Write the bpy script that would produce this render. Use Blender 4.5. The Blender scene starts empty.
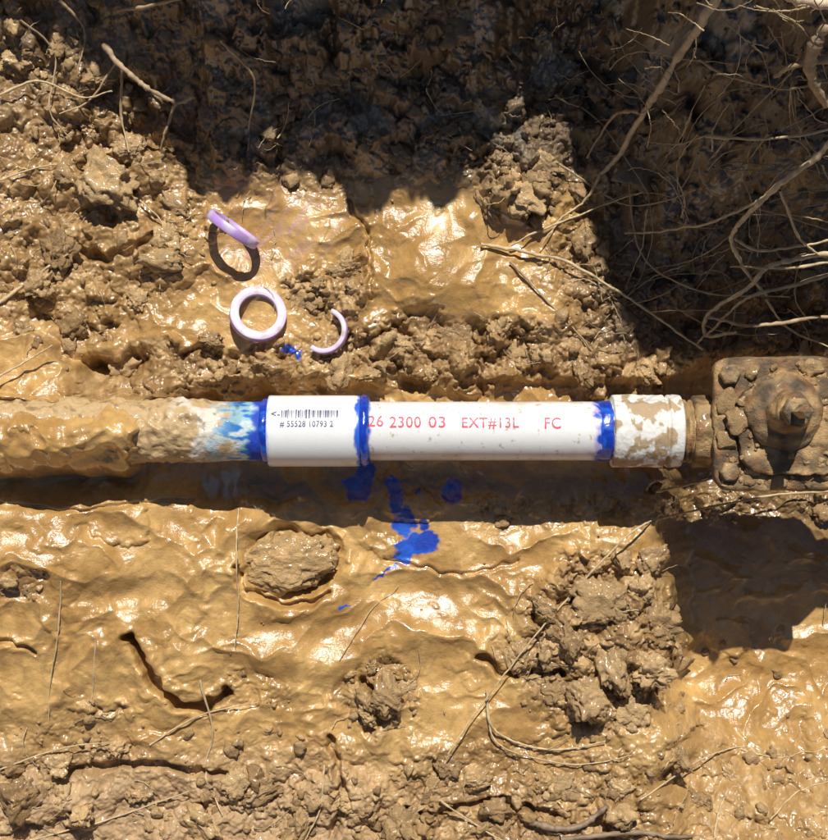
import bpy, bmesh, math, numpy as np
from mathutils import Vector, Matrix
rng=np.random.default_rng(7)
CAMH=1.5; EL=math.radians(50); TAN=math.tan(EL); AZ=math.radians(4)
scene=bpy.context.scene
# ---------------------------------------------------------------- noise
def mkperm(seed):
    r=np.random.default_rng(seed); p=r.permutation(256); return np.concatenate([p,p,p[:2]])
PERM={}
def perm(seed):
    if seed not in PERM: PERM[seed]=mkperm(seed)
    return PERM[seed]
GA=np.arange(16)*2*np.pi/16
GX=np.cos(GA);GY=np.sin(GA)
def perlin(x,y,seed=0):
    p=perm(seed)
    xf=np.floor(x);yf=np.floor(y)
    fx=x-xf;fy=y-yf
    xi=xf.astype(np.int64)&255; yi=yf.astype(np.int64)&255
    u=fx*fx*fx*(fx*(fx*6-15)+10); v=fy*fy*fy*(fy*(fy*6-15)+10)
    def g(ix,iy,dx,dy):
        h=p[p[ix]+iy]&15
        return GX[h]*dx+GY[h]*dy
    a=g(xi,yi,fx,fy); b=g(xi+1,yi,fx-1,fy); c=g(xi,yi+1,fx,fy-1); d=g(xi+1,yi+1,fx-1,fy-1)
    return ((a+u*(b-a))*(1-v)+(c+u*(d-c))*v)*1.5
def fbm(x,y,s,octv=4,seed=0,gain=.5):
    o=0;a=1.
    for i in range(octv):
        o=o+a*perlin(x/s+i*17.3,y/s-i*9.1,seed+i); s=s/2.03; a*=gain
    return o
G3=rng.normal(size=(64,3)); G3/=np.linalg.norm(G3,axis=1)[:,None]
def perlin3(P,seed=0):
    p=perm(seed+500)
    f=np.floor(P); t=P-f; i=f.astype(np.int64)&255
    w=t*t*t*(t*(t*6-15)+10)
    out=0
    for dx in (0,1):
        for dy in (0,1):
            for dz in (0,1):
                h=p[(p[(p[i[...,0]+dx]+i[...,1]+dy)&255]+i[...,2]+dz)&255]&63
                g=G3[h]
                dot=g[...,0]*(t[...,0]-dx)+g[...,1]*(t[...,1]-dy)+g[...,2]*(t[...,2]-dz)
                out=out+dot*(w[...,0] if dx else 1-w[...,0])*(w[...,1] if dy else 1-w[...,1])*(w[...,2] if dz else 1-w[...,2])
    return out*1.6
def sm(a,b,x):
    t=np.clip((x-a)/(b-a),0,1); return t*t*(3-2*t)
def lumps(x,y,s,seed,prob=.65):
    """domed clods: returns height in units of s"""
    x=x/s;y=y/s
    xi=np.floor(x);yi=np.floor(y)
    r=np.random.default_rng(seed); T=r.random((6,65536)).astype(np.float32)
    best=np.zeros_like(x)
    for dx in (-1,0,1):
        for dy in (-1,0,1):
            cx=xi+dx;cy=yi+dy
            h=((cx.astype(np.int64)*73856093)^(cy.astype(np.int64)*19349663))&65535
            jx=cx+T[0][h];jy=cy+T[1][h]
            rad=.35+.55*T[2][h]
            an=T[4][h]*6.28
            ddx=x-jx;ddy=y-jy
            ca=np.cos(an);sa=np.sin(an)
            ex=(ddx*ca+ddy*sa)/rad; ey=(-ddx*sa+ddy*ca)/(rad*(.55+.45*T[5][h]))
            d2=ex*ex+ey*ey
            hh=np.sqrt(np.clip(1-d2,0,1))**.8*rad*(.5+.6*T[3][h])*(1+.35*ex)
            hh=np.where(T[4][h]<prob,hh,0)
            best=np.maximum(best,hh)
    return best
# ---------------------------------------------------------------- terrain
def axis(lo,hi,step,far,growth):
    a=list(np.arange(lo,hi,step)); s=step
    b=[];x=a[-1]
    while x<far: s*=growth; x+=s; b.append(x)
    c=[];x=a[0];s=step
    while x>-far: s*=growth; x-=s; c.append(x)
    return np.array(c[::-1]+a+b)
ax=axis(-.455,.455,.00105,40,1.035)
ay=axis(-.465,.455,.00105,40,1.035)
X,Y=np.meshgrid(ax,ay)
YC=.62
SX=[-400,0,60,90,130,180,192,240,262,300,340,370,400,440,470,500,530,555,572,600,640,700,760,828,1300]
SYp=[52,45,40,70,105,135,186,190,168,163,182,203,186,184,160,126,114,122,168,250,320,350,345,340,340]
def Ys(px): return (420-np.interp(px,SX,SYp))/1000.
def ell(px,py,cx,cy,rx,ry,ang=0):
    a=math.radians(ang);dx=px-cx;dy=py-cy
    u=(dx*math.cos(a)+dy*math.sin(a))/rx; v=(-dx*math.sin(a)+dy*math.cos(a))/ry
    return np.sqrt(u*u+v*v)
def gs(px,py,cx,cy,rx,ry,ang=0): return np.exp(-ell(px,py,cx,cy,rx,ry,ang)**2)
def ground(X,Y):
    px=414+X*1000; py=420-Y*1000
    near=np.exp(-(np.clip(np.hypot(X,Y)-.9,0,None)/1.5)**2)
    wx=px+14*fbm(px,py,60,3,11); wy=py+14*fbm(px,py,60,3,21)
    wx2=px+5*perlin(px/13,py/13,31)+2.2*perlin(px/5,py/5,33); wy2=py+5*perlin(px/13,py/13,32)+2.2*perlin(px/5,py/5,34)
    # roughness mask
    R=np.zeros_like(px)
    def blob(cx,cy,rx,ry,w=1,ang=0):
        nonlocal R
        R=np.maximum(R,w*(1-sm(.75,1.25,ell(wx,wy,cx,cy,rx,ry,ang))))
    blob(70,220,130,130,.8); blob(60,90,140,80); blob(185,375,110,28); blob(330,290,50,36,.9); blob(300,365,60,28,.8)
    blob(470,355,165,36); blob(515,170,46,56); blob(620,300,70,130); blob(740,300,140,90)
    blob(602,650,84,92); blob(540,655,50,20,.6); blob(380,695,38,36,.8); blob(700,770,60,38,.65)
    blob(450,775,70,35,.7);blob(250,690,50,20,.35);blob(30,585,26,14,.6);blob(90,720,60,30,.5)
    blob(640,170,60,60,.8)
    R=np.maximum(R,1-sm(150,215,wy+8*0))
    R=np.maximum(R,sm(705,800,wy-.08*(px-200)*(px<400))*(.95-.30*sm(560,700,px)))
    R=np.maximum(R,.6*np.exp(-((py-500-10)/16)**2)*sm(440,500,px)) 
    smoothing=1-(1-sm(.6,1.1,ell(wx,wy,330,235,120,45)))*.6
    R=R*smoothing
    R=np.clip(R,0,1)
    # large form (mm)
    z=8*fbm(px,py,230,2,1)*near
    pyw=py+9*fbm(px,py*0+3,55,3,5)
    up=1-sm(375,402,py); lowr=sm(476,520,pyw)
    L=np.interp(px,[0,170,350,600,700,828],[44,34,2,-40,-60,-66])-sm(560,760,py)*np.interp(px,[0,170,350],[30,24,8])
    L=L-14*sm(420,560,px)*(1-sm(560,640,py))
    leftfill=1-sm(150,240,px)
    tr=-16*(1-leftfill)+26*leftfill
    zz=up*np.interp(py,[0,250,340,380],[30,14,20,18])+lowr*L+(1-up)*(1-lowr)*(tr+np.minimum(L,0)*.5*(1-leftfill))
    z=z+zz
    z+=9*np.exp(-((py-512)/26)**2)*perlin(px/42,py/42,6)
    # left mud body over the pipe
    hw=42+4*perlin(px/40,py*0,72)
    hump=np.sqrt(np.clip(1-((wy*.4+py*.6-436)/hw)**2,0,1))**.8*(106+7*perlin(px/50,py/30,71))+3.5*perlin(px/14,py/12,171)+5*lumps(wx2,wy2,22,172,.35)
    endx=wx2*.5+px*.5+.30*(py-430)+12*perlin(px/20,py/12,73)
    z=np.maximum(z,hump*(1-sm(150,174,endx)))
    # smooth plateau left
    pl=1-sm(.8,1.12,ell(wx,wy,30,372,78,26,6))
    z+=pl*30
    # pit near valve / right
    pit=sm(648,716,px+16*fbm(py,px*0,45,3,7))*sm(350,420,py)*(1-sm(690,900,py+10*perlin(px/30,py/30,8)))
    z-=pit*118
    z-=26*gs(px,py,720,330,80,50)
    z+=24*gs(px,py,430,262,48,48)+8*gs(px,py,455,295,40,25)
    z+=26*gs(wx,wy,515,175,38,50)
    z-=30*gs(wx,wy,118,366,34,11,8)
    z-=20*gs(wx,wy,262,402,90,8)
    z+=12*gs(px,py,105,185,40,30)+14*gs(px,py,165,250,35,30)
    z-=14*gs(px,py,60,300,40,20)
    # depression + rim around clod rock
    ex_=wx*.55+px*.45+5*perlin(px/18,py/18,74); ey_=wy*.55+py*.45+5*perlin(px/18,py/18,75)
    e=ell(ex_,ey_,291,561,50,36)
    below=sm(560,600,py)*sm(-1,.2,(px-291)/60)
    z+=-13*(1-sm(.8,1.15,e))+6*np.exp(-((e-1.38)/.2)**2)*below
    def crack(pts,w,dep):
        nonlocal z
        pts=np.array(pts,float); d=np.full(px.shape,1e9)
        cx=px+4*perlin(px/16,py/16,77)+1.5*perlin(px/6,py/6,79);cy=py+4*perlin(px/16,py/16,78)
        for a,b in zip(pts[:-1],pts[1:]):
            ab=b-a; t=np.clip(((cx-a[0])*ab[0]+(cy-a[1])*ab[1])/(ab@ab),0,1)
            d=np.minimum(d,np.hypot(cx-a[0]-t*ab[0],cy-a[1]-t*ab[1]))
        wv=w*(1+.5*perlin(px/12,py/12,76))
        z=z-dep*np.exp(-(d/wv)**4)
        z=z+dep*.15*np.exp(-((d-w*2)/w/1.2)**2)
    crack([(134,634),(146,655),(160,680),(180,700),(206,706),(228,690)],5,26)
    crack([(0,640),(20,634),(45,648)],2.5,6)
    crack([(480,655),(500,672),(560,672)],4,14)
    crack([(365,680),(378,690),(366,706)],4,16)
    crack([(90,170),(130,168)],7,18)
    crack([(240,565),(246,586),(264,598),(300,604),(330,594)],3.0,9)
    crack([(60,240),(110,262),(160,240)],4,12); crack([(350,205),(370,240),(372,300)],2.5,6)
    crack([(0,500),(80,508),(200,498)],2,3)
    crack([(60,770),(150,762),(230,775)],4,12);crack([(330,740),(345,800),(330,840)],4,12);crack([(420,815),(500,800),(560,815)],4,14)
    crack([(385,560),(460,575),(520,560)],2,3)
    z+=16*gs(px,py,185,665,34,26,30)
    z+=22*gs(wx,wy,598,640,70,70)+12*gs(wx,wy,640,620,26,40)
    z+=14*gs(wx,wy,385,700,36,18)+12*gs(px,py,690,765,60,35)
    z+=10*gs(px,py,400,640,70,22,-14)+8*gs(px,py,60,560,70,30)-9*gs(px,py,110,590,60,16)+9*gs(px,py,300,660,60,18,12)-6*gs(px,py,430,590,60,14)
    # smooth mud folds
    rid=1-np.abs(perlin(wx/120+3,wy/72,41)); rid2=1-np.abs(perlin(wx/52+9,wy/38,43))
    S=(1-R)
    act=sm(-.35,.45,perlin(px/120+5,py/100,55))
    act=np.maximum(act,.6*sm(600,720,px)*sm(640,700,py))
    z+=S*near*(8*rid**3+(1.1+3.0*act)*rid2**4+(1.0+2.0*act)*fbm(wx,wy,34,2,51)+(.25+.9*act)*perlin(wx/12,wy/11,53)+.30*perlin(wx/5,wy/5,57)*act)
    z+=S*near*(9*lumps(wx2,wy2,50,91,.12)+2.8*lumps(wx2,wy2,14,92,.12)*(.3+.7*act)+1.2*lumps(wx2,wy2,6,93,.08))
    # rough clods
    l1=lumps(wx2,wy2,38,61,.75);l2=lumps(wx2+7,wy2,19,62,.7);l3=lumps(wx2,wy2+5,9.5,63,.65);l4=lumps(wx2,wy2,5,64,.6)
    am=.65+.5*sm(-.4,.4,perlin(px/90,py/90,65))
    fine=(.45+.55*sm(150,260,px))
    rf=(24*l1+15*l2+(8*l3+3.6*l4)*fine-9)*am+6*fbm(px,py,34,4,66)
    bott=sm(720,800,py)
    rf=rf*(1-.25*bott)
    z+=R*near*rf
    z+=R*near*1.0*fbm(px,py,3.2,2,67)
    # bank to the top; its unseen crest is shaped to cast the shadow edge
    pxs=px-28
    ys=Ys(pxs+10*perlin(px/22,py*0,81)+5*perlin(px/9,py*0+3,82))
    hb=(YC-ys)*TAN*1000+14*perlin(px/16,py*0+9,83)+10
    t=np.clip((Y-ys+.02)/(YC-ys+.02),0,1)
    bank=hb*t**1.55
    over=sm(YC,YC+.12,Y)
    bank=bank*(1-over)+360*over
    z+=bank*(np.exp(-(np.clip(np.abs(X)-1.2,0,None))**2)*(1-over)+over)
    z+=360*(sm(.75,1.3,-Y))
    return z/1000.,R,px,py,act
Z,R,PX,PY,ACT=ground(X,Y)
def samp(A,x,y):
    i=np.clip(np.searchsorted(ax,x)-1,0,len(ax)-2); j=np.clip(np.searchsorted(ay,y)-1,0,len(ay)-2)
    u=(x-ax[i])/(ax[i+1]-ax[i]); v=(y-ay[j])/(ay[j+1]-ay[j])
    return (A[j,i]*(1-u)+A[j,i+1]*u)*(1-v)+(A[j+1,i]*(1-u)+A[j+1,i+1]*u)*v
# colours
c_wet=np.array([.57,.345,.120]); c_wet2=np.array([.42,.232,.070]); c_rough=np.array([.28,.160,.060]); c_dry=np.array([.48,.31,.140]); c_dark=np.array([.105,.072,.042]); c_grey=np.array([.30,.265,.21])
def mix(a,b,t): return a*(1-t[...,None])+b*t[...,None]
n1=fbm(PX,PY,110,3,101); n2=fbm(PX,PY,30,4,102)
C=mix(c_wet,c_wet2,sm(-.45,.6,n1+.6*n2))
Cr=mix(c_rough,c_dry,sm(-.2,.6,n2+.5*fbm(PX,PY,12,3,103)-.1))
C=mix(C,Cr,R)
C=mix(C,np.array([.49,.33,.185]),sm(725,800,PY)*.6*(1-sm(300,480,PX)))
# suspended fines: darker streaks in the slurry
C=mix(C,np.array([.33,.19,.065]),sm(.25,.6,fbm(PX+.4*PY,PY,22,4,108))*.45*(1-R))
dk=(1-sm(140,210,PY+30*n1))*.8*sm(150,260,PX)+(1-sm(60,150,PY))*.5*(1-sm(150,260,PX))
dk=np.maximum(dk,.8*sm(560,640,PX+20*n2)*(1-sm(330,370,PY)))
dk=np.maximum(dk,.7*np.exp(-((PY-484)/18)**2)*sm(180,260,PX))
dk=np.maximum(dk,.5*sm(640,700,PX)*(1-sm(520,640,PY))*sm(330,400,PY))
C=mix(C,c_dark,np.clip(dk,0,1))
gy=sm(.15,.5,fbm(PX,PY,55,3,105))*(1-sm(120,190,PY))*.65*sm(170,230,PX)
C=mix(C,c_grey,gy)
gw=(1-sm(.7,1.1,ell(PX+5*n2,PY,222,482,24,18)))*sm(-.1,.2,perlin(PX/7,PY/16,106)+.15)
C=mix(C,np.array([.5,.48,.42]),gw*.8)
pw=gs(PX,PY,285,235,60,30,-25)*sm(-.1,.5,perlin(PX/8+PY/11,PY/30,107)); C=mix(C,np.array([.50,.30,.36]),pw*.5)
b=np.zeros_like(PX); bx=PX+5*perlin(PX/14,PY/14,111)+2*perlin(PX/5,PY/5,112); by=PY+5*perlin(PX/14,PY/14,113)+2*perlin(PX/5,PY/5,114)
for (cx,cy,rx,ry,a) in [(417,544,23,11,-8),(407,555,12,9,-25),(430,540,10,9,0),(405,520,11,16,0),(396,500,7,16,15),(425,525,8,6,20),(360,488,17,13,10),(391,485,8,10,0),(452,490,10,12,0),(388,572,11,1.8,-38),(378,577,5,1.2,-35),(346,606,5,1.6,0),(292,351,8,5,0),(300,355,4,5,0),(602,664,4,3,0),(648,672,3,2,0),(418,490,5,4,0),(366,470,9,9,0)]:
    b=np.maximum(b,1-sm(.85,1.1,ell(bx,by,cx,cy,rx,ry,a)))
C=mix(C,mix(np.array([.006,.05,.40]),np.array([.015,.11,.58]),sm(-.2,.5,n2)),b*.97)
C=np.clip(C,0,1)
wet=np.clip((1-R)*1.0+(.3+.35*sm(.0,.5,n1)+.25*(1-sm(150,260,PX)))*R+b*.5+.1,0,1)*(1-.75*sm(730,800,PY)*(1-sm(350,500,PX)))
# ---------------------------------------------------------------- helpers
def mkmesh(name,V,F,col=None,extra=None,mat=None,smooth=True,parent=None):
    me=bpy.data.meshes.new(name)
    V=np.asarray(V,dtype=np.float32)
    if isinstance(F,np.ndarray):
        n,k=F.shape
        me.vertices.add(len(V)); me.vertices.foreach_set('co',V.ravel())
        me.loops.add(n*k); me.loops.foreach_set('vertex_index',F.astype(np.int32).ravel())
        me.polygons.add(n); me.polygons.foreach_set('loop_start',np.arange(0,n*k,k,dtype=np.int32)); me.polygons.foreach_set('loop_total',np.full(n,k,dtype=np.int32))
        me.update(calc_edges=True)
    else:
        me.from_pydata(V.tolist(),[],F); me.update()
    me.polygons.foreach_set('use_smooth',np.full(len(me.polygons),smooth))
    if col is not None:
        a=me.color_attributes.new('Col','FLOAT_COLOR','POINT')
        c=np.ones((len(V),4),np.float32); c[:,:3]=col; a.data.foreach_set('color',c.ravel())
    if extra is not None:
        a=me.attributes.new('wet','FLOAT','POINT'); a.data.foreach_set('value',np.asarray(extra,np.float32).ravel())
    ob=bpy.data.objects.new(name,me); scene.collection.objects.link(ob)
    if mat: me.materials.append(mat)
    if parent: ob.parent=parent
    return ob
def empty(name):
    e=bpy.data.objects.new(name,None); scene.collection.objects.link(e); e.empty_display_size=.02; return e
def material(name,rough=(.8,.3),coat=0,bumps=((300,.0006),),colvar=.15,color=None,usewet=False,metal=0,varscale=120,coatr=.13):
    m=bpy.data.materials.new(name); m.use_nodes=True; nt=m.node_tree; N=nt.nodes; Lk=nt.links
    bs=N['Principled BSDF']
    tc=N.new('ShaderNodeTexCoord')
    if color is None:
        at=N.new('ShaderNodeAttribute'); at.attribute_name='Col'; csrc=at.outputs['Color']
    else:
        rg=N.new('ShaderNodeRGB'); rg.outputs[0].default_value=(*color,1); csrc=rg.outputs[0]
    nz=N.new('ShaderNodeTexNoise'); nz.inputs['Scale'].default_value=varscale; nz.inputs['Detail'].default_value=5; nz.inputs['Roughness'].default_value=.7
    Lk.new(tc.outputs['Object'],nz.inputs['Vector'])
    mr=N.new('ShaderNodeMapRange'); mr.inputs[1].default_value=.3;mr.inputs[2].default_value=.7;mr.inputs[3].default_value=1-colvar;mr.inputs[4].default_value=1+colvar
    Lk.new(nz.outputs['Fac'],mr.inputs[0])
    vm=N.new('ShaderNodeVectorMath'); vm.operation='SCALE'; Lk.new(csrc,vm.inputs[0]); Lk.new(mr.outputs[0],vm.inputs['Scale'])
    Lk.new(vm.outputs[0],bs.inputs['Base Color'])
    if usewet:
        aw=N.new('ShaderNodeAttribute'); aw.attribute_name='wet'
        nz2=N.new('ShaderNodeTexNoise'); nz2.inputs['Scale'].default_value=35; nz2.inputs['Detail'].default_value=3
        Lk.new(tc.outputs['Object'],nz2.inputs['Vector'])
        ad=N.new('ShaderNodeMath'); ad.operation='MULTIPLY_ADD'; Lk.new(nz2.outputs['Fac'],ad.inputs[0]); ad.inputs[1].default_value=1.2; ad.inputs[2].default_value=-.55
        a2=N.new('ShaderNodeMath'); a2.operation='ADD'; a2.use_clamp=True; Lk.new(ad.outputs[0],a2.inputs[0]); Lk.new(aw.outputs['Fac'],a2.inputs[1])
        mw=N.new('ShaderNodeMapRange'); Lk.new(a2.outputs[0],mw.inputs[0]); mw.inputs[3].default_value=rough[0]; mw.inputs[4].default_value=rough[1]
        Lk.new(mw.outputs[0],bs.inputs['Roughness'])
        mc=N.new('ShaderNodeMath'); mc.operation='MULTIPLY'; Lk.new(a2.outputs[0],mc.inputs[0]); mc.inputs[1].default_value=coat
        Lk.new(mc.outputs[0],bs.inputs['Coat Weight'])
    else:
        bs.inputs['Roughness'].default_value=rough[1]; bs.inputs['Coat Weight'].default_value=coat
    bs.inputs['Coat Roughness'].default_value=coatr
    bs.inputs['Metallic'].default_value=metal
    prev=None
    for sc,dist in bumps:
        nb=N.new('ShaderNodeTexNoise'); nb.inputs['Scale'].default_value=sc; nb.inputs['Detail'].default_value=3; nb.inputs['Roughness'].default_value=.6
        Lk.new(tc.outputs['Object'],nb.inputs['Vector'])
        bp=N.new('ShaderNodeBump'); bp.inputs['Distance'].default_value=dist; bp.inputs['Strength'].default_value=1
        Lk.new(nb.outputs['Fac'],bp.inputs['Height'])
        if prev: Lk.new(prev.outputs[0],bp.inputs['Normal'])
        prev=bp
    if prev: Lk.new(prev.outputs[0],bs.inputs['Normal'])
    return m
m_ground=material('mud_soil',(.85,.27),1.0,((480,.0004),(90,.0012)),.17,usewet=True,coatr=.065)
ny,nx=X.shape
idx=np.arange(nx*ny).reshape(ny,nx)
F=np.stack([idx[:-1,:-1],idx[:-1,1:],idx[1:,1:],idx[1:,:-1]],-1).reshape(-1,4)
mkmesh('ground',np.stack([X,Y,Z],-1).reshape(-1,3),F,C.reshape(-1,3),wet.ravel(),m_ground)
# ---------------------------------------------------------------- clods
def ico(sub):
    bm=bmesh.new(); bmesh.ops.create_icosphere(bm,subdivisions=sub,radius=1); V=np.array([v.co[:] for v in bm.verts]); F=np.array([[v.index for v in f.verts] for f in bm.faces]); bm.free(); return V,F
def P(px,py,z=0.):
    k=1-z/CAMH
    return (px-414)/1000*k,(420-py)/1000*k
m_clod=material('clod_soil',(.9,.42),.55,((450,.0014),(1300,.0006)),.22,usewet=True)
def clods(name,pos,size,squash,cols,sub,seed,wetv,rough=1.,sink=.25):
    T,TF=ico(sub); n=len(pos); r=np.random.default_rng(seed)
    V=np.repeat(T[None],n,0)
    off=r.random((n,1,3))*200
    for k in range(7):
        nn=r.normal(size=(n,1,3)); nn/=np.linalg.norm(nn,axis=2,keepdims=True)
        d=.5+.35*r.random((n,1))
        e=np.clip((V*nn).sum(2)-d,0,None); V=V-e[...,None]*nn*.9
    disp=1+rough*(.34*perlin3(V*1.4+off,1)+.24*perlin3(V*3.0+off,2)+(.13*perlin3(V*6.5+off,3)+(.07*perlin3(V*13+off,4) if sub>3 else 0)))
    V=V*disp[...,None]
    q=r.random((n,3))*.7+.6; q[:,2]*=squash
    V=V*q[:,None,:]
    a=r.random(n)*6.28; ca,sa=np.cos(a)[:,None],np.sin(a)[:,None]
    x=V[...,0]*ca-V[...,1]*sa; y=V[...,0]*sa+V[...,1]*ca
    V=np.stack([x,y,V[...,2]],-1)*size[:,None,None]
    zz=samp(Z,pos[:,0],pos[:,1])
    V[...,0]+=pos[:,0,None];V[...,1]+=pos[:,1,None];V[...,2]+=(zz+size*sink)[:,None]
    Fa=(TF[None]+(np.arange(n)*len(T))[:,None,None]).reshape(-1,3)
    col=np.repeat(cols,len(T),0)*(1+.25*np.clip(perlin3(V.reshape(-1,3)*90,9),-1,1))[:,None]
    return V.reshape(-1,3),Fa,np.clip(col,0,1),np.full(n*len(T),wetv)
def scatter(n,smin,smax,pw,seed,thr=.35):
    r=np.random.default_rng(seed); out=[];sz=[]
    while len(out)<n:
        x=r.uniform(-.5,.5);y=r.uniform(-.48,.5); px=414+x*1000;py=420-y*1000
        if 375<py<485 and px>20: continue
        if 340<px<460 and 470<py<600: continue
        Rv=float(samp(R,np.array(x),np.array(y)))
        dens=float(perlin(np.array(px/45.),np.array(py/45.),200))*.9+.55
        if px<190 and py<340: dens*=.6
        if r.random()>Rv*dens + .012: continue
        s=smin*(1-r.random())**(-pw); 
        if s>smax: continue
        out.append((x,y)); sz.append(s/1000)
    return np.array(out),np.array(sz)
parts=[]
def clodcol(pos,seed):
    r=np.random.default_rng(seed); t=r.random((len(pos),1))
    c=np.array([.28,.165,.065])*(1-t)+np.array([.52,.34,.155])*t
    px=414+pos[:,0]*1000; py=420-pos[:,1]*1000
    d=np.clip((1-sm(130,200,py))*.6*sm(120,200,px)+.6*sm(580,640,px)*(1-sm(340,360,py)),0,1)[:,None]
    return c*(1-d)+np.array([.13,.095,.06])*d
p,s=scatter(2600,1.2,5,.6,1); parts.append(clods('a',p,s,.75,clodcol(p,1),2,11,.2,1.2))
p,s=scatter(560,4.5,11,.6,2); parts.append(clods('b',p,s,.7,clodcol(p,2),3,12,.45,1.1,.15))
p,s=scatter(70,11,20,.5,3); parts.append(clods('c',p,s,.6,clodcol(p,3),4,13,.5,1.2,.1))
big=[(105,180,26),(120,205,15),(170,240,20),(60,250,20),(40,285,17),(25,330,14),(140,300,17),(210,340,12),(130,150,15),(90,130,14),(20,60,16),(60,40,20),(100,70,15),
 (500,160,22),(525,195,20),(490,205,14),(545,165,14),(400,345,17),(455,340,16),(500,330,20),(540,345,20),(430,375,12),(370,375,12),(580,370,14),(345,270,15),(318,285,12),
 (600,600,22),(640,590,20),(655,625,18),(570,640,20),(545,610,16),(610,660,26),(650,670,18),(590,700,20),(555,690,14),(630,710,15),(520,655,15),(545,650,14),
 (385,698,24),(372,665,9),(405,690,15),(365,712,12),(450,765,17),(480,780,13),(430,790,12),(700,800,15),(560,790,16),(620,790,15),(350,800,16),(650,560,14),(645,375,12),
 (20,800,22),(80,815,18),(140,790,20),(200,820,22),(260,790,18),(300,825,20),(400,825,20),(120,750,14),(500,830,18),(680,760,16),(730,775,12),(60,765,14),(30,590,9)]
bp=[];bs_=[]
for a,b_,c_ in big:
    x=(a-414)/1000;y=(420-b_)/1000; zz=float(samp(Z,np.array(x),np.array(y))); bp.append(P(a,b_,zz)); bs_.append(c_/1000)
bp=np.array(bp);bs_=np.array(bs_)
parts.append(clods('d',bp,bs_,.6,clodcol(bp,4),5,14,.6,1.2,.05))
def join(name,parts,mat):
    o=0;Vs=[];Fs=[];Cs=[];Ws=[]
    for V,Fa,c,w in parts:
        Vs.append(V);Fs.append(Fa+o);Cs.append(c);Ws.append(w);o+=len(V)
    return mkmesh(name,np.concatenate(Vs),np.concatenate(Fs),np.concatenate(Cs),np.concatenate(Ws),mat)
join('dirt_clods',parts,m_clod)
rock=[]
for (cx_,cy_,s_,w_,h_,sd_) in [(290,563,.040,.100,.066,30),(266,548,.020,.050,.036,44),(314,552,.022,.054,.038,46)]:
    V,Fa,c,w=clods('r',np.array([P(cx_,cy_,0)]),np.array([s_]),.6,np.array([[.46,.285,.115]]),6 if s_>.03 else 5,sd_,.85,.7,.16)
    V[:,0]=(V[:,0]-(V[:,0].max()+V[:,0].min())/2)*(w_/np.ptp(V[:,0]))+P(cx_,0)[0]; V[:,1]=(V[:,1]-(V[:,1].max()+V[:,1].min())/2)*(h_/np.ptp(V[:,1]))+P(0,cy_)[1]
    rock.append((V,Fa,c,w))
join('mud_rock',rock,m_clod)
# ---------------------------------------------------------------- pipe
ZP=.070; KP=1-ZP/CAMH; YP=(420-431)/1000*KP
RP=.0280; RC=.0339
def lathe(xs,rs,n=160,center=(0,YP,ZP),axis='x',dispf=None,closed=False):
    xs=np.asarray(xs,float);rs=np.asarray(rs,float); th=np.arange(n)*2*np.pi/n
    A,T=np.meshgrid(xs,th,indexing='ij'); Rr=np.repeat(rs[:,None],n,1)
    if dispf is not None: Rr=Rr+dispf(A,T)
    if axis=='x': V=np.stack([A+0*T,center[1]+Rr*np.sin(T),center[2]+Rr*np.cos(T)],-1)
    else: V=np.stack([center[0]+Rr*np.cos(T),center[1]+Rr*np.sin(T),A],-1)
    m=len(xs); I=np.arange(m*n).reshape(m,n); J=np.roll(I,-1,1)
    F=np.stack([I[:-1],J[:-1],J[1:],I[1:]],-1).reshape(-1,4)
    if axis=='x': F=F[:,::-1]
    return V.reshape(-1,3),F,A,T
def XP(px): return (px-414)/1000*KP
m_pvc=material('pvc_plastic',(.4,.32),.15,((700,.00012),),.03)
m_pvcd=material('stained_pvc',(.85,.42),.35,((260,.0009),(900,.0004)),.10,usewet=True)
m_glue=material('blue_cement',(.3,.25),.6,((150,.0004),),.12,varscale=60)
white=np.array([.78,.765,.73])
pipe=empty('pvc_pipe')
# noise on the unrolled cylinder; the seam is at the underside (theta = pi)
def tn(A,T,s,seed,o=3): return fbm(A*1000,((T+np.pi)%(2*np.pi))*29,s,o,seed)
def tns(A,T,sa,st,seed,o=3): return fbm(A*1000/sa*10,((T+np.pi)%(2*np.pi))*29/st*10,10,o,seed)
xs=np.linspace(XP(-330),XP(276),560)
def dmud(A,T):
    px=A/KP*1000+414; k=1-sm(185,236,px)
    return (k*(.0010+.0028*sm(-.2,.5,tn(A,T,34,300))+.0016*np.clip(tn(A,T,14,307),0,1)+.0010*tn(A,T,8,301))+.0003*tn(A,T,12,302)*(1-sm(255,270,px)))*1.
V,F,A,T=lathe(xs,np.full(len(xs),RP),180,dispf=dmud)
px=A/KP*1000+414; nA=tn(A,T,26,303,4); nB=tns(A,T,20,8,304,4); nC=tn(A,T,20,305,3)
col=np.broadcast_to(np.array([.50,.34,.165]),A.shape+(3,)).copy()
col=mix(col,np.array([.66,.60,.50]),sm(.0,.4,nA-.1+.35*sm(170,230,px))*sm(165,190,px))
col=mix(col,np.array([.25,.15,.07]),sm(.25,.6,tn(A,T,12,308,4))*.8)
col=mix(col,np.array([.22,.48,.60]),sm(214,240,px+22*nC+10*nB)*.8)
col=mix(col,np.array([.70,.72,.68]),sm(.15,.4,nA)*sm(230,240,px)*.6)
col=mix(col,np.array([.015,.16,.50]),sm(.0,.35,nB+.35*nC)*sm(208,244,px))
col=mix(col,np.array([.04,.05,.10]),sm(.25,.6,nC)*sm(225,240,px)*.6)
col=mix(col,np.array([.012,.055,.46]),sm(249,258,px+9*nC))
mkmesh('mud_coated_pipe',V,F,col.reshape(-1,3),(.6-.5*sm(200,240,px)).ravel(),m_pvcd,parent=pipe)
xs=np.linspace(XP(350),XP(620),330)
V,F,A,T=lathe(xs,np.full(len(xs),RP),180)
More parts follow.
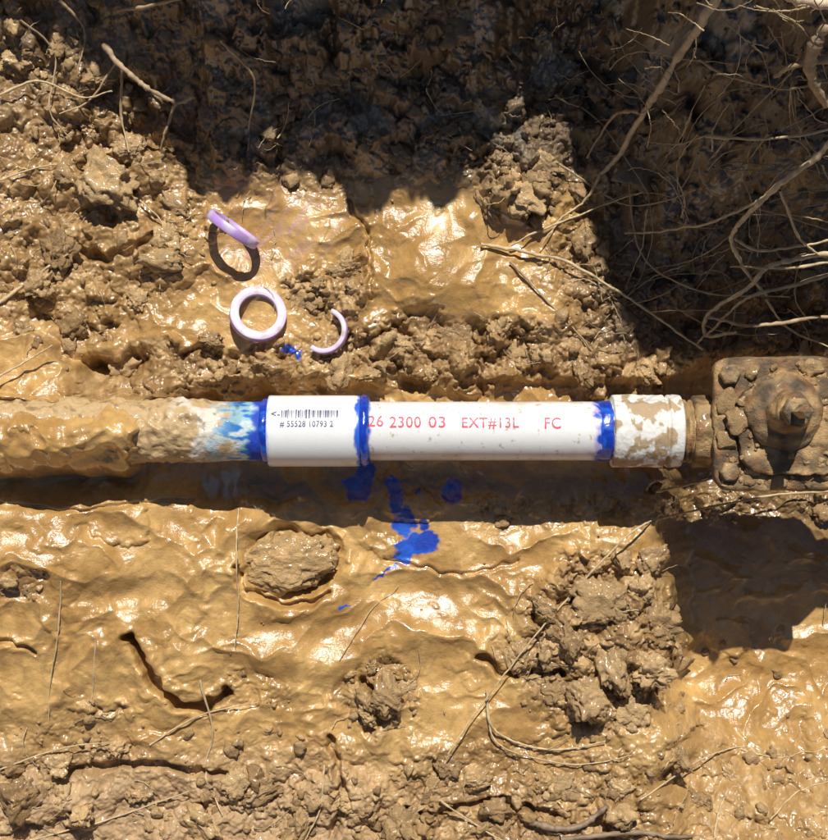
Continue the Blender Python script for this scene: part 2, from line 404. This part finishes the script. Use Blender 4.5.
px=A/KP*1000+414; nC=tn(A,T,14,310,3); nB=tn(A,T,9,311,3); nA=tn(A,T,40,312,4); nD=tn(A,T,6,313,4)
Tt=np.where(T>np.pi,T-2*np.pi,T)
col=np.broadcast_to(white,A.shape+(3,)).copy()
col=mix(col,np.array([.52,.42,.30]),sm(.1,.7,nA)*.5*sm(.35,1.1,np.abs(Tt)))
col=mix(col,np.array([.42,.31,.18]),sm(.62,.8,nD)*.7)
col=mix(col,np.array([.42,.36,.70]),sm(588,594,px+6*nC)*.85)
col=mix(col,np.array([.015,.07,.48]),sm(594,598,px+8*nC+2*nB))
col=mix(col,np.array([.03,.06,.48]),(1-sm(367,373,px+3*nC))*1.)
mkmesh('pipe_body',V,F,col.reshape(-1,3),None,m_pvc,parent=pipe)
def bead(name,p0,p1,r,amp,seed,par,nz=1.):
    xs=np.linspace(XP(p0),XP(p1),40); u=np.linspace(-1,1,40)
    prof=r+amp*np.sqrt(np.clip(1-u*u,0,1))
    V,F,A,T=lathe(xs,prof,200,dispf=lambda A,T:nz*(np.sqrt(np.clip(1-u*u,0,1))[:,None])*(.0010*tn(A*.3,T,22,seed)+.0003*tn(A,T,7,seed+1)))
    V=V.copy(); V[:,0]+= (.0012*tn(A*.1,T,22,seed+2)).ravel()
    n2=tn(A,T,9,seed+3)
    col=mix(np.array([.008,.04,.38]),np.array([.015,.11,.56]),sm(-.1,.5,n2))
    return mkmesh(name,V,F,col.reshape(-1,3),None,m_glue,parent=par)
bead('cement_bead',359,370,RP,.0062,320,pipe)
bead('cement_bead_end',598,611,RP-.0002,.0012,330,pipe,.6)
coup=empty('pipe_coupling')
def tube_profile(p0,p1,ro,ri,ch=.0012,n=90):
    x0,x1=XP(p0),XP(p1)
    a=np.linspace(x0+ch,x1-ch,n)
    xs=np.concatenate([[x0+.004,x0,x0,x0+ch*.3],a,[x1-ch*.3,x1,x1,x1-.004]])
    rs=np.concatenate([[ri,ri,ro-ch,ro-ch*.3],np.full(n,ro),[ro-ch*.3,ro-ch,ri,ri]])
    return xs,rs
xs,rs=tube_profile(269,361,RC,.0283)
V,F,A,T=lathe(xs,rs,180)
px=A/KP*1000+414
Tt=np.where(T>np.pi,T-2*np.pi,T); nA=tn(A,T,25,342,4)
col=np.broadcast_to(np.array([.79,.785,.76]),A.shape+(3,)).copy()
col=mix(col,np.array([.5,.42,.3]),sm(.3,.8,nA)*.35*sm(.5,1.2,np.abs(Tt)))
col=mix(col,np.array([.03,.12,.6]),sm(356,359,px+3*tn(A,T,10,340)))
col=mix(col,np.array([.35,.45,.75]),(1-sm(269,273,px+3*tn(A,T,8,341)))*.8)
mkmesh('coupling_sleeve',V,F,col.reshape(-1,3),None,m_pvc,parent=coup)
bead('cement_bead_inlet',262,271,RP,.0028,350,coup,.7)
def ink(name,color):
    return material(name,(.5,.5),0,(),.35,color=color,varscale=900)
m_red=ink('red_ink',(.68,.05,.09)); m_blk=ink('black_ink',(.06,.07,.14))
def wrap_mesh(name,bm,px0,pyc,r,mat,parent,kx=1.,off=.00022):
    ys=[v.co.y for v in bm.verts]
    lo,hi=min(ys),max(ys); yy=lo+.0008
    while yy<hi:
        bmesh.ops.bisect_plane(bm,geom=bm.verts[:]+bm.edges[:]+bm.faces[:],plane_co=(0,yy,0),plane_no=(0,1,0)); yy+=.0012
    th0=math.asin(max(-1,min(1,((431-pyc)/1000*KP)/r)))
    for v in bm.verts:
        th=th0+v.co.y/r
        v.co=Vector((XP(px0)+v.co.x,YP+(r+off)*math.sin(th),ZP+(r+off)*math.cos(th)))
    me=bpy.data.meshes.new(name); bm.to_mesh(me); bm.free(); me.materials.append(mat)
    ob=bpy.data.objects.new(name,me); scene.collection.objects.link(ob); ob.parent=parent
def text(name,s,px0,px1,pyc,h,r,mat,parent,bold=.0):
    cu=bpy.data.curves.new(name+'_c','FONT'); cu.body=s; cu.size=1; cu.resolution_u=3; cu.offset=bold; cu.space_character=1.08
    ob=bpy.data.objects.new(name+'_c',cu); scene.collection.objects.link(ob)
    bpy.context.view_layer.update()
    dg=bpy.context.evaluated_depsgraph_get(); me=bpy.data.meshes.new_from_object(ob.evaluated_get(dg))
    bm=bmesh.new(); bm.from_mesh(me); bpy.data.objects.remove(ob)
    bmesh.ops.remove_doubles(bm,verts=bm.verts,dist=1e-5)
    xs=[v.co.x for v in bm.verts];ys=[v.co.y for v in bm.verts]
    sx=(XP(px1)-XP(px0))/(max(xs)-min(xs)); sy=h/(max(ys)-min(ys)); x0=min(xs); ym=(min(ys)+max(ys))/2
    for v in bm.verts: v.co=Vector(((v.co.x-x0)*sx,(v.co.y-ym)*sy,0))
    wrap_mesh(name,bm,px0,pyc,r,mat,parent)
text('print_code_a','26',369,384,421,.0112,RP,m_red,pipe,.016)
text('print_code_b','2300',390,421,422,.0112,RP,m_red,pipe,.016)
text('print_code_c','03',428,445,422,.0112,RP,m_red,pipe,.016)
text('print_code_d','EXT#13L',461,517,423,.0112,RP,m_red,pipe,.016)
text('print_code_e','FC',542,558,423,.0112,RP,m_red,pipe,.016)
text('label_digits','# 55528 10793 2',283,335,424,.0066,RC,m_blk,coup,.02)
text('label_dashes','<-',274,283,414,.0055,RC,m_blk,coup,.03)
bm=bmesh.new(); x=0.
r=np.random.default_rng(5)
while x<.053:
    w=r.choice([.0005,.0008,.0012,.0018]); h=.0038+.001*(r.random()<.15)
    vs=[bm.verts.new(c) for c in ((x,-h,0),(x+w,-h,0),(x+w,h,0),(x,h,0))]; bm.faces.new(vs); x+=w+r.choice([.0004,.0006,.0009])
wrap_mesh('label_barcode',bm,284,414,RC,m_blk,coup)
adp=empty('pipe_adapter')
m_adp=material('muddy_pvc',(.85,.38),.2,((300,.0006),),.06,usewet=True)
x=lambda p:XP(p)
prof=[(610,28.2),(611,28.2),(611,33),(612,34.3),(614,34.4)]+[(p,34.4) for p in np.linspace(615,660,60)]+[(661,34.4),(662,34),(663,32),(665,32),(666,34),(667,34.6)]+[(p,34.6) for p in np.linspace(668,677,14)]+[(678.5,34.2),(679.5,33),(680,30),(681,26)]
xs=[x(p) for p,_ in prof]; rs=[q/1000 for _,q in prof]
V,F,A,T=lathe(xs,rs,200,dispf=lambda A,T:.0009*np.clip(tn(A,T,22,360)-.1,0,1)+.0004*tn(A,T,7,364))
n=tn(A,T,24,361,4); n_=tn(A,T,9,362,4)
col=np.broadcast_to(np.array([.72,.69,.63]),A.shape+(3,)).copy()
ms=sm(.05,.25,n+.5*n_); col=mix(col,np.array([.38,.25,.12]),ms*.9)
Tt=np.where(T>np.pi,T-2*np.pi,T)
col=mix(col,np.array([.34,.22,.11]),sm(.45,1.0,-Tt)*sm(-.3,.3,n_)*.9)
mkmesh('threaded_adapter',V,F,np.clip(col,0,1).reshape(-1,3),(ms*.2).ravel(),m_adp,parent=adp)
# ---------------------------------------------------------------- gate valve
valve=empty('gate_valve')
m_brass=material('muddy_bronze',(.85,.5),.25,((220,.0018),(800,.0007)),.30,usewet=True)
def dirtcol(V,seed,base=(.22,.16,.09)):
    V=np.asarray(V); n=perlin3(V*45,seed)+.5*perlin3(V*110,seed+1)
    bb=np.array(base)*np.array([1.0,.86,.66])
    c=mix(bb,np.array([.42,.265,.115]),sm(-.05,.4,n)); c=mix(c,np.array([.085,.055,.03]),sm(.05,.5,-n)*.9)
    r_=perlin3(V*70+9,seed+12); c=mix(c,np.array([.26,.115,.04]),sm(.15,.5,r_)*.6)
    return c
def addpart(name,V,F,seed,base=(.22,.16,.09),disp=.0016,bcx=None):
    V=np.asarray(V,float).copy()
    d=np.stack([perlin3(V*60+5,seed+3),perlin3(V*60+25,seed+4),perlin3(V*60+45,seed+5)],-1)+.5*np.stack([perlin3(V*160+5,seed+3),perlin3(V*160+25,seed+4),perlin3(V*160+45,seed+5)],-1)
    V+=d*disp
    return mkmesh(name,V,F,dirtcol(V,seed,base),np.full(len(V),.35),m_brass,parent=valve)
def rbox(cx,cy,cz,sx,sy,sz,bev,seed,name,base=(.22,.16,.09),disp=.0016,rotz=0,cuts=30):
    bm=bmesh.new(); bmesh.ops.create_cube(bm,size=1)
    for v in bm.verts: v.co=Vector((v.co.x*sx,v.co.y*sy,v.co.z*sz))
    vert=[e for e in bm.edges if abs(e.verts[0].co.z-e.verts[1].co.z)>sz*.5]
    bmesh.ops.bevel(bm,geom=vert,offset=bev,segments=5,affect='EDGES',profile=.5)
    ed=[e for e in bm.edges if abs(e.verts[0].co.z-e.verts[1].co.z)<1e-6 and (len(e.link_faces)==2 and any(abs(f.normal.z)>.9 for f in e.link_faces))]
    bmesh.ops.bevel(bm,geom=ed,offset=min(.003,sz*.2),segments=2,affect='EDGES',profile=.5)
    for k in range(1,cuts):
        for ax_,s_ in ((0,sx),(1,sy)):
            co=[0,0,0];no=[0,0,0];co[ax_]=-s_/2+s_*k/cuts;no[ax_]=1
            bmesh.ops.bisect_plane(bm,geom=bm.verts[:]+bm.edges[:]+bm.faces[:],plane_co=co,plane_no=no)
    nz=max(2,int(sz/.006))
    for k in range(1,nz):
        bmesh.ops.bisect_plane(bm,geom=bm.verts[:]+bm.edges[:]+bm.faces[:],plane_co=(0,0,-sz/2+sz*k/nz),plane_no=(0,0,1))
    M=Matrix.Translation((cx,cy,cz))@Matrix.Rotation(rotz,4,'Z')
    bm.transform(M); bm.verts.index_update()
    V=[v.co[:] for v in bm.verts];F=[[v.index for v in f.verts] for f in bm.faces]; bm.free()
    return addpart(name,V,F,seed,base,disp)
def vcyl(name,cx,cy,prof,seed,n=48,base=(.22,.16,.09),disp=.0016,shape=None):
    zs=[];rs=[]
    for (z0,r0),(z1,r1) in zip(prof[:-1],prof[1:]):
        k=max(2,int(math.hypot(z1-z0,r1-r0)/.0025))
        for i in range(k): zs.append(z0+(z1-z0)*i/k); rs.append(r0+(r1-r0)*i/k)
    zs.append(prof[-1][0]);rs.append(prof[-1][1])
    f=None
    if shape: 
        f=lambda A,T:np.array(rs)[:,None]*((math.cos(math.pi/shape)/np.cos((T%(2*math.pi/shape))-math.pi/shape))-1)
    V,F,_,_=lathe(zs,rs,n,center=(cx,cy,0),axis='z',dispf=f)
    return addpart(name,V,F,seed,base,disp)
def hcyl(name,prof,seed,n=96,base=(.22,.16,.09),disp=.001,shape=None):
    xs=[];rs=[]
    for (x0,r0),(x1,r1) in zip(prof[:-1],prof[1:]):
        k=max(1,int(math.hypot(x1-x0,r1-r0)/2))
        for i in range(k): xs.append(XP(x0+(x1-x0)*i/k)); rs.append((r0+(r1-r0)*i/k)/1000)
    xs.append(XP(prof[-1][0]));rs.append(prof[-1][1]/1000)
    f=None
    if shape: f=lambda A,T:np.array(rs)[:,None]*((math.cos(math.pi/shape)/np.cos((T%(2*math.pi/shape))-math.pi/shape))-1)
    V,F,_,_=lathe(xs,rs,n,dispf=f)
    return addpart(name,V,F,seed,base,disp)
hcyl('threaded_nipple',[(676,20),(677,27),(681,27),(682,30),(684,30),(685,27),(687,27),(688,30),(690,30)],400,base=(.30,.23,.12))
hcyl('union_nut',[(690,20),(690,31),(692,34),(709,35),(711,33),(711,20)],405,base=(.23,.17,.09),shape=8)
hcyl('valve_body',[(705,26),(720,30),(740,44),(800,50),(860,44),(880,30),(900,30)],410)
hcyl('outlet_nut',[(895,20),(895,35),(920,35),(920,20)],415,shape=8)
hcyl('outlet_pipe',[(915,29),(1500,29)],418,base=(.4,.33,.25))
zt=.108
def PV(px,py,z): return P(px,py,z)
cx,cy=PV(790,424,zt)
kx=1-zt/CAMH
rbox(cx,cy,zt-.008,.152*kx,.134*kx,.018,.014,420,'bonnet_flange',base=(.21,.15,.085),disp=.0024)
rbox(cx,cy,zt-.027,.136*kx,.118*kx,.016,.016,425,'body_flange',base=(.13,.095,.055))
rbox(cx+.004,cy-.002,zt+.005,.116*kx,.096*kx,.010,.028,428,'raised_face',base=(.17,.125,.075),disp=.003)
bx_,by_=PV(790,412,.14)
vcyl('bonnet_boss',bx_,by_,[(zt,.037),(zt+.014,.035),(zt+.022,.028),(zt+.025,.020),(zt+.048,.016),(zt+.052,.012),(zt+.052,.0001)],430,64,base=(.22,.17,.11),disp=.0024)
vcyl('packing_nut',bx_,by_,[(zt+.048,.014),(zt+.062,.0135),(zt+.063,.0001)],435,48,base=(.32,.26,.17),disp=.0008,shape=6)
vcyl('stem',bx_,by_,[(zt+.06,.0065),(zt+.094,.006),(zt+.095,.0001)],440,32,base=(.42,.36,.27),disp=.0006,shape=4)
for i,(a,b_) in enumerate([(731,472),(731,374),(850,472),(850,374)]):
    q=PV(a,b_,zt+.01)
    vcyl('bolt_head_%d'%(i+1),q[0],q[1],[(zt-.002,.0098),(zt+.007,.0098),(zt+.009,.008),(zt+.009,.0001)],450+i*4,36,base=(.30,.24,.16),disp=.0009,shape=6)
    vcyl('bolt_shank_%d'%(i+1),q[0],q[1],[(zt-.042,.0001),(zt-.042,.006),(zt+.001,.006)],470+i,24,disp=.0003)
r=np.random.default_rng(9); n=150
pp=np.array([PV(a,b_,zt) for a,b_ in zip(r.uniform(722,860,n),r.uniform(365,485,n))]); ss=r.uniform(.0012,.0055,n)
ss[:8]=[.011,.009,.010,.008,.012,.009,.012,.010]; pp[:8]=[PV(*q,zt) for q in [(727,400),(752,470),(752,372),(826,474),(812,368),(726,440),(738,418),(775,480)]]
V,Fa,c,w=clods('v',pp,ss,.5,clodcol(pp+np.array([0,-.2]),8)*.85,3,77,.4)
zz=samp(Z,pp[:,0],pp[:,1])+ss*.25
V=V.reshape(n,-1,3); V[...,2]+= (-zz+zt+.0015)[:,None]
V[...,2]+=(np.where((abs(pp[:,0]-cx)<.05)&(abs(pp[:,1]-cy)<.038),.008,0))[:,None]
mkmesh('caked_mud',V.reshape(-1,3),Fa,c,w,m_clod,parent=valve)
# ---------------------------------------------------------------- plastic rings
m_ring=material('lavender_plastic',(.4,.35),.15,((500,.0002),),.05)
def ring(name,px,py,z,ro,ri,h,rot,seed,a0=0,a1=360,dirt=0,top=(.70,.58,.72)):
    n=120; th=np.radians(np.linspace(a0,a1,n)); b=.0008
    prof=[(ri+b,-h/2),(ro-b,-h/2),(ro,-h/2+b),(ro,0),(ro,h/2-b),(ro-b,h/2),((ro+ri)/2,h/2),(ri+b,h/2),(ri,h/2-b),(ri,0),(ri,-h/2+b)]
    m=len(prof); V=[]
    for t in th:
        for (rr,zz) in prof: V.append((rr*math.cos(t),rr*math.sin(t),zz))
    V=np.array(V); 
    lav=np.array([.48,.29,.68]); wh=np.array(top)
    c=np.array([lav if (k in(0,1,2,3,4)) else wh if k in (5,6,7,8) else lav*.6+wh*.4 for k in range(m)]); c=np.tile(c,(n,1))
    c=mix(c,np.array([.80,.76,.74]),sm(-.1,.4,perlin3(V*50,seed+7))*.6)
    d=sm(.1,.5,perlin3(V*90,seed))*dirt
    c=mix(c,np.array([.42,.28,.14]),d)
    I=np.arange(n*m).reshape(n,m); J=np.roll(I,-1,1)
    F=np.stack([I[:-1],I[1:],J[1:],J[:-1]],-1).reshape(-1,4).tolist()
    if a1-a0<359: F.append(I[0].tolist()); F.append(I[-1][::-1].tolist())
    x,y=P(px,py,z)
    M=Matrix.Translation((x,y,z))@rot
    V=np.array([ (M@Vector(v))[:] for v in V])
    mkmesh(name,V,F,c,None,m_ring)
def gz(px,py):
    x,y=P(px,py,0); return float(samp(Z,np.array(x),np.array(y)))
RX=lambda a:Matrix.Rotation(math.radians(a),4,'X'); RY=lambda a:Matrix.Rotation(math.radians(a),4,'Y'); RZ=lambda a:Matrix.Rotation(math.radians(a),4,'Z')
ring('plastic_ring',258,314,gz(258,314)+.010,.0278,.0188,.009,RX(-16)@RY(12),1,dirt=.5)
zr=gz(236,232)+.026; xr,yr=P(233,229,zr)
dv=Vector((.816,-.578,0)).normalized(); vw=(Vector((0,0,CAMH))-Vector((xr,yr,zr))).normalized()
nv=dv.cross(vw).normalized(); nv=(Matrix.Rotation(math.radians(5),3,dv)@nv)
uv=nv.cross(dv).normalized()
rotm=Matrix((dv,uv,nv)).transposed().to_4x4()
ring('plastic_ring',233,229,zr,.0285,.0232,.009,rotm,2,dirt=.3)
ring('plastic_ring',325,331,gz(325,331)+.009,.0228,.0178,.008,RY(-14)@RX(-8),3,a0=-128,a1=72,dirt=.6)
# ---------------------------------------------------------------- roots and straw
def catmull(P_,k=10):
    P_=np.array(P_,float); Q=np.vstack([2*P_[0]-P_[1],P_,2*P_[-1]-P_[-2]]); out=[]
    for i in range(1,len(Q)-2):
        for t in np.arange(k)/k:
            out.append(.5*((2*Q[i])+(-Q[i-1]+Q[i+1])*t+(2*Q[i-1]-5*Q[i]+4*Q[i+1]-Q[i+2])*t*t+(-Q[i-1]+3*Q[i]-3*Q[i+1]+Q[i+2])*t**3))
    out.append(Q[-2]); return np.array(out)
class Acc:
    def __init__(s): s.V=[];s.F=[];s.C=[];s.n=0
    def tube(s,pts,r0,r1,col,sides=7,seed=0,wob=.15):
        pts=np.asarray(pts); n=len(pts); r=np.random.default_rng(seed)
        tan=np.gradient(pts,axis=0); tan/=np.linalg.norm(tan,axis=1)[:,None]+1e-12
        up=np.array([0,0,1.]); a=np.cross(tan,up); a/=np.linalg.norm(a,axis=1)[:,None]+1e-9; b=np.cross(a,tan)
        rad=np.linspace(r0,r1,n)*(1+wob*r.normal(size=n))
        th=np.arange(sides)*2*np.pi/sides
        V=pts[:,None]+rad[:,None,None]*(a[:,None]*np.cos(th)[None,:,None]+b[:,None]*np.sin(th)[None,:,None])
        I=np.arange(n*sides).reshape(n,sides)+s.n; J=np.roll(I,-1,1)
        s.F.append(np.stack([I[:-1],J[:-1],J[1:],I[1:]],-1).reshape(-1,4)); s.V.append(V.reshape(-1,3)); s.n+=n*sides
        cc=np.array(col)*(1+.2*r.normal(size=(n,1))*.6); s.C.append(np.repeat(np.clip(cc,0.02,.8),sides,0))
    def make(s,name,mat): return mkmesh(name,np.concatenate(s.V),np.concatenate(s.F),np.concatenate(s.C),None,mat)
m_straw=material('dry_straw',(.7,.6),0,((600,.0004),),.2,varscale=200)
straw=(.54,.40,.22); rootc=(.42,.29,.16)
roots=Acc(); grass=Acc()
def litz(px,py,dz):
    z=0.
    for _ in range(30):
        x,y=P(px,py,z); pxx=414+x*1000
        line=max(0,(y-float(Ys(pxx-28)))*TAN)
        g=float(samp(Z,np.array(x),np.array(y)))
        z=.5*z+.5*max(line+dz,g+.004)
    return z
def lit(acc,pts,r0,r1,dz=.03,col=rootc,seed=0,k=10):
    q=[]
    for i,(a,b_) in enumerate(pts):
        z=litz(a,b_,dz); q.append((*P(a,b_,z),z))
    c=catmull(q,k); rr=np.random.default_rng(seed); 
    c+= np.cumsum(rr.normal(size=c.shape),0)*.00045
    acc.tube(c,r0,r1,col,seed=seed)
def lay(acc,pts,r0,r1,lift=.003,col=straw,seed=0,k=12):
    q=[]
    for i,(a,b_) in enumerate(pts):
        z=gz(a,b_)+lift; 
        q.append((*P(a,b_,z),z))
    c=catmull(q,k)
    rr=np.random.default_rng(seed+9); c[:,:2]+=np.cumsum(rr.normal(size=(len(c),2)),0)*.00025
    g=samp(Z,c[:,0],c[:,1]); c[:,2]=np.maximum(c[:,2],g+r0*.3)
    acc.tube(c,r0,r1,col,seed=seed)
lit(roots,[(725,-12),(705,20),(686,45),(660,88),(640,115),(620,150),(600,176)],.0042,.0022,.045,(.55,.42,.26),1)
lit(roots,[(640,112),(615,118),(590,160)],.002,.001,.04,rootc,2)
lit(roots,[(840,128),(812,158),(780,186),(752,212),(733,238),(740,262),(765,298)],.003,.0016,.04,(.62,.46,.26),3)
lit(roots,[(780,186),(745,205),(700,222),(660,230),(625,234)],.0016,.0009,.04,straw,4)
lit(roots,[(840,252),(800,258),(772,268),(750,292),(722,306),(706,320),(712,335),(740,332)],.0028,.0015,.04,(.6,.45,.26),5)
lit(roots,[(840,272),(790,290),(745,300),(718,325),(700,345)],.002,.001,.04,straw,6)
lit(roots,[(840,262),(790,266),(735,268)],.0018,.001,.045,straw,7)
lit(roots,[(840,315),(790,319),(745,322),(705,316)],.0022,.0014,.045,rootc,8)
lit(roots,[(840,20),(820,35),(812,70),(830,105)],.006,.004,.05,rootc,9)
lit(roots,[(840,58),(800,62),(775,72)],.004,.002,.05,rootc,10)
lit(roots,[(775,-10),(800,0),(840,6)],.006,.004,.05,(.6,.45,.3),11)
lit(roots,[(705,137),(760,140),(840,130)],.0016,.001,.04,straw,12)
lit(roots,[(480,243),(520,252),(560,262),(610,288),(660,322),(697,348)],.0018,.0010,.03,straw,13)
lit(roots,[(510,245),(560,225),(610,205),(645,193)],.0012,.0006,.03,straw,14)
lit(roots,[(545,155),(590,185),(630,205),(690,190)],.0012,.0006,.03,rootc,15)
lit(roots,[(510,262),(545,300),(580,340),(600,372)],.0012,.0008,.02,rootc,16)
lit(roots,[(555,95),(600,120),(650,190)],.0012,.0006,.03,rootc,17)
lit(roots,[(780,190),(798,240),(828,262)],.0014,.0008,.04,straw,18)
lit(roots,[(628,170),(640,250),(700,290),(790,300)],.0012,.0008,.02,rootc,19)
lit(roots,[(735,238),(760,250),(800,246),(840,236)],.0016,.001,.04,straw,40)
lit(roots,[(700,60),(740,80),(790,90),(840,80)],.0012,.0008,.03,rootc,41)
lit(roots,[(765,298),(790,330),(840,352)],.0014,.0008,.04,straw,42)
lit(roots,[(600,176),(585,200),(560,215),(540,240)],.0016,.0006,.03,straw,43)
lay(roots,[(104,44),(122,66),(148,88),(176,103),(194,97)],.0032,.0018,.028,(.42,.29,.17),20)
lay(roots,[(176,103),(168,125),(160,150)],.0018,.001,.02,rootc,21)
lay(roots,[(122,66),(120,110),(128,150)],.0016,.001,.02,rootc,22)
lay(roots,[(530,822),(555,828),(580,826),(606,806)],.0038,.0024,.004,(.25,.17,.11),23)
lay(roots,[(560,840),(640,832),(700,838)],.003,.002,.004,(.25,.17,.11),24)
lay(roots,[(118,10),(150,5),(200,-8)],.002,.001,.03,rootc,25)
lay(roots,[(0,95),(40,80),(80,98),(112,90)],.0014,.0007,.012,straw,26)
lay(roots,[(60,0),(85,30),(78,70)],.0016,.0008,.014,rootc,27)
lay(roots,[(220,40),(255,80),(250,130)],.0014,.0007,.012,rootc,28)
lay(roots,[(20,20),(55,55),(48,110),(70,140)],.0012,.0006,.012,rootc,29)
lay(roots,[(118,60),(90,100),(60,115)],.0012,.0006,.014,straw,30)
roots.make('tree_roots',m_straw)
L_=[([(-10,310),(30,280),(68,254)],.0020,.008),([(-10,382),(22,364),(52,347)],.0013,.012),
([(838,490),(760,497),(690,510),(640,525),(603,557),(565,597),(525,645),(482,700),(446,750)],.0013,.016),
([(239,508),(237,560),(238,600),(234,645)],.0009,.004),([(62,580),(56,640),(48,690),(46,728)],.0009,.003),
([(487,690),(492,725),(520,745),(560,752),(604,745)],.0014,.006),([(487,705),(500,745),(570,765),(630,756)],.001,.005),
([(200,680),(212,730),(206,770),(222,815)],.0012,.004),([(150,745),(200,715),(260,700)],.001,.004),([(95,640),(92,690),(90,715)],.0008,.003),
([(324,765),(318,810),(300,845)],.0011,.005),([(726,790),(715,820),(712,845)],.0013,.006),([(640,800),(700,760),(745,745)],.0011,.005),
([(740,748),(780,755),(838,740)],.0009,.004),([(770,820),(800,790),(838,780)],.001,.005),([(655,492),(690,485),(720,478)],.0014,.05),
([(340,660),(370,610),(398,585)],.0005,.002),([(0,770),(60,748),(120,742)],.001,.004),([(30,840),(120,815),(190,790)],.001,.004),([(440,800),(480,830),(505,845)],.0011,.005),
([(140,200),(165,230),(160,290)],.0009,.005),([(0,180),(50,165),(95,172)],.0009,.006)]
for i,(pts,r_,lf) in enumerate(L_): lay(grass,pts,r_,r_*.55,lf,straw,50+i)
r=np.random.default_rng(33)
for i in range(240):
    while True:
        a,b_=r.uniform(-20,850),r.uniform(-10,850)
        if 370<b_<500: continue
        x_,y_=P(a,b_); Rv=float(samp(R,np.array(x_),np.array(y_)))
        if r.random()<Rv*.8+.05: break
    ln=r.uniform(8,45); an=r.uniform(0,6.28); cv=r.uniform(-.8,.8)
    pts=[(a+ln*t*math.cos(an+cv*t),b_+ln*t*math.sin(an+cv*t)) for t in (0,.35,.7,1)]
    lay(grass,pts,r.uniform(.0003,.0007),.00025,r.uniform(.001,.005),np.array(straw)*r.uniform(.5,1.1),300+i)
for i in range(95):
    a,b_=r.uniform(600,850),r.uniform(-10,345)
    ln=r.uniform(30,120); an=r.normal(.4,.9)+ (math.pi if r.random()<.5 else 0); cv=r.uniform(-.9,.9)
    pts=[(a+ln*t*math.cos(an+cv*t),b_+ln*t*math.sin(an+cv*t)) for t in (0,.35,.7,1)]
    if max(p_[1] for p_ in pts)>350 or min(p_[0] for p_ in pts)<560: continue
    if r.random()<.4: lit(grass,pts,r.uniform(.0004,.0010),.0003,r.uniform(.0,.03),np.array(straw)*r.uniform(.6,1.1),500+i)
    else: lay(grass,pts,r.uniform(.0004,.0010),.0003,r.uniform(.004,.03),np.array(straw)*r.uniform(.4,1.),500+i)
grass.make('dry_grass_straw',m_straw)
# ---------------------------------------------------------------- light, sky, camera
s=Vector((math.sin(AZ)*math.cos(EL),math.cos(AZ)*math.cos(EL),math.sin(EL)))
sd=bpy.data.lights.new('sun','SUN'); sd.energy=5; sd.angle=math.radians(.5); sd.color=(1,.975,.92)
so=bpy.data.objects.new('sun',sd); so.rotation_euler=s.to_track_quat('Z','Y').to_euler(); so.location=s*5; scene.collection.objects.link(so)
w=bpy.data.worlds.new('World'); scene.world=w; w.use_nodes=True
nt=w.node_tree; bg=nt.nodes['Background']; sk=nt.nodes.new('ShaderNodeTexSky'); sk.sky_type='NISHITA'; sk.sun_disc=False; sk.sun_elevation=EL; sk.sun_rotation=AZ
nt.links.new(sk.outputs[0],bg.inputs[0]); bg.inputs[1].default_value=.05
cd=bpy.data.cameras.new('camera'); cd.sensor_fit='VERTICAL'; cd.sensor_height=24; cd.lens=24*CAMH/.840; cd.clip_end=200; cd.clip_start=.01
co=bpy.data.objects.new('camera',cd); co.location=(0,0,CAMH); scene.collection.objects.link(co); scene.camera=co
scene.view_settings.view_transform='Standard'; scene.view_settings.look='None'; scene.view_settings.exposure=0
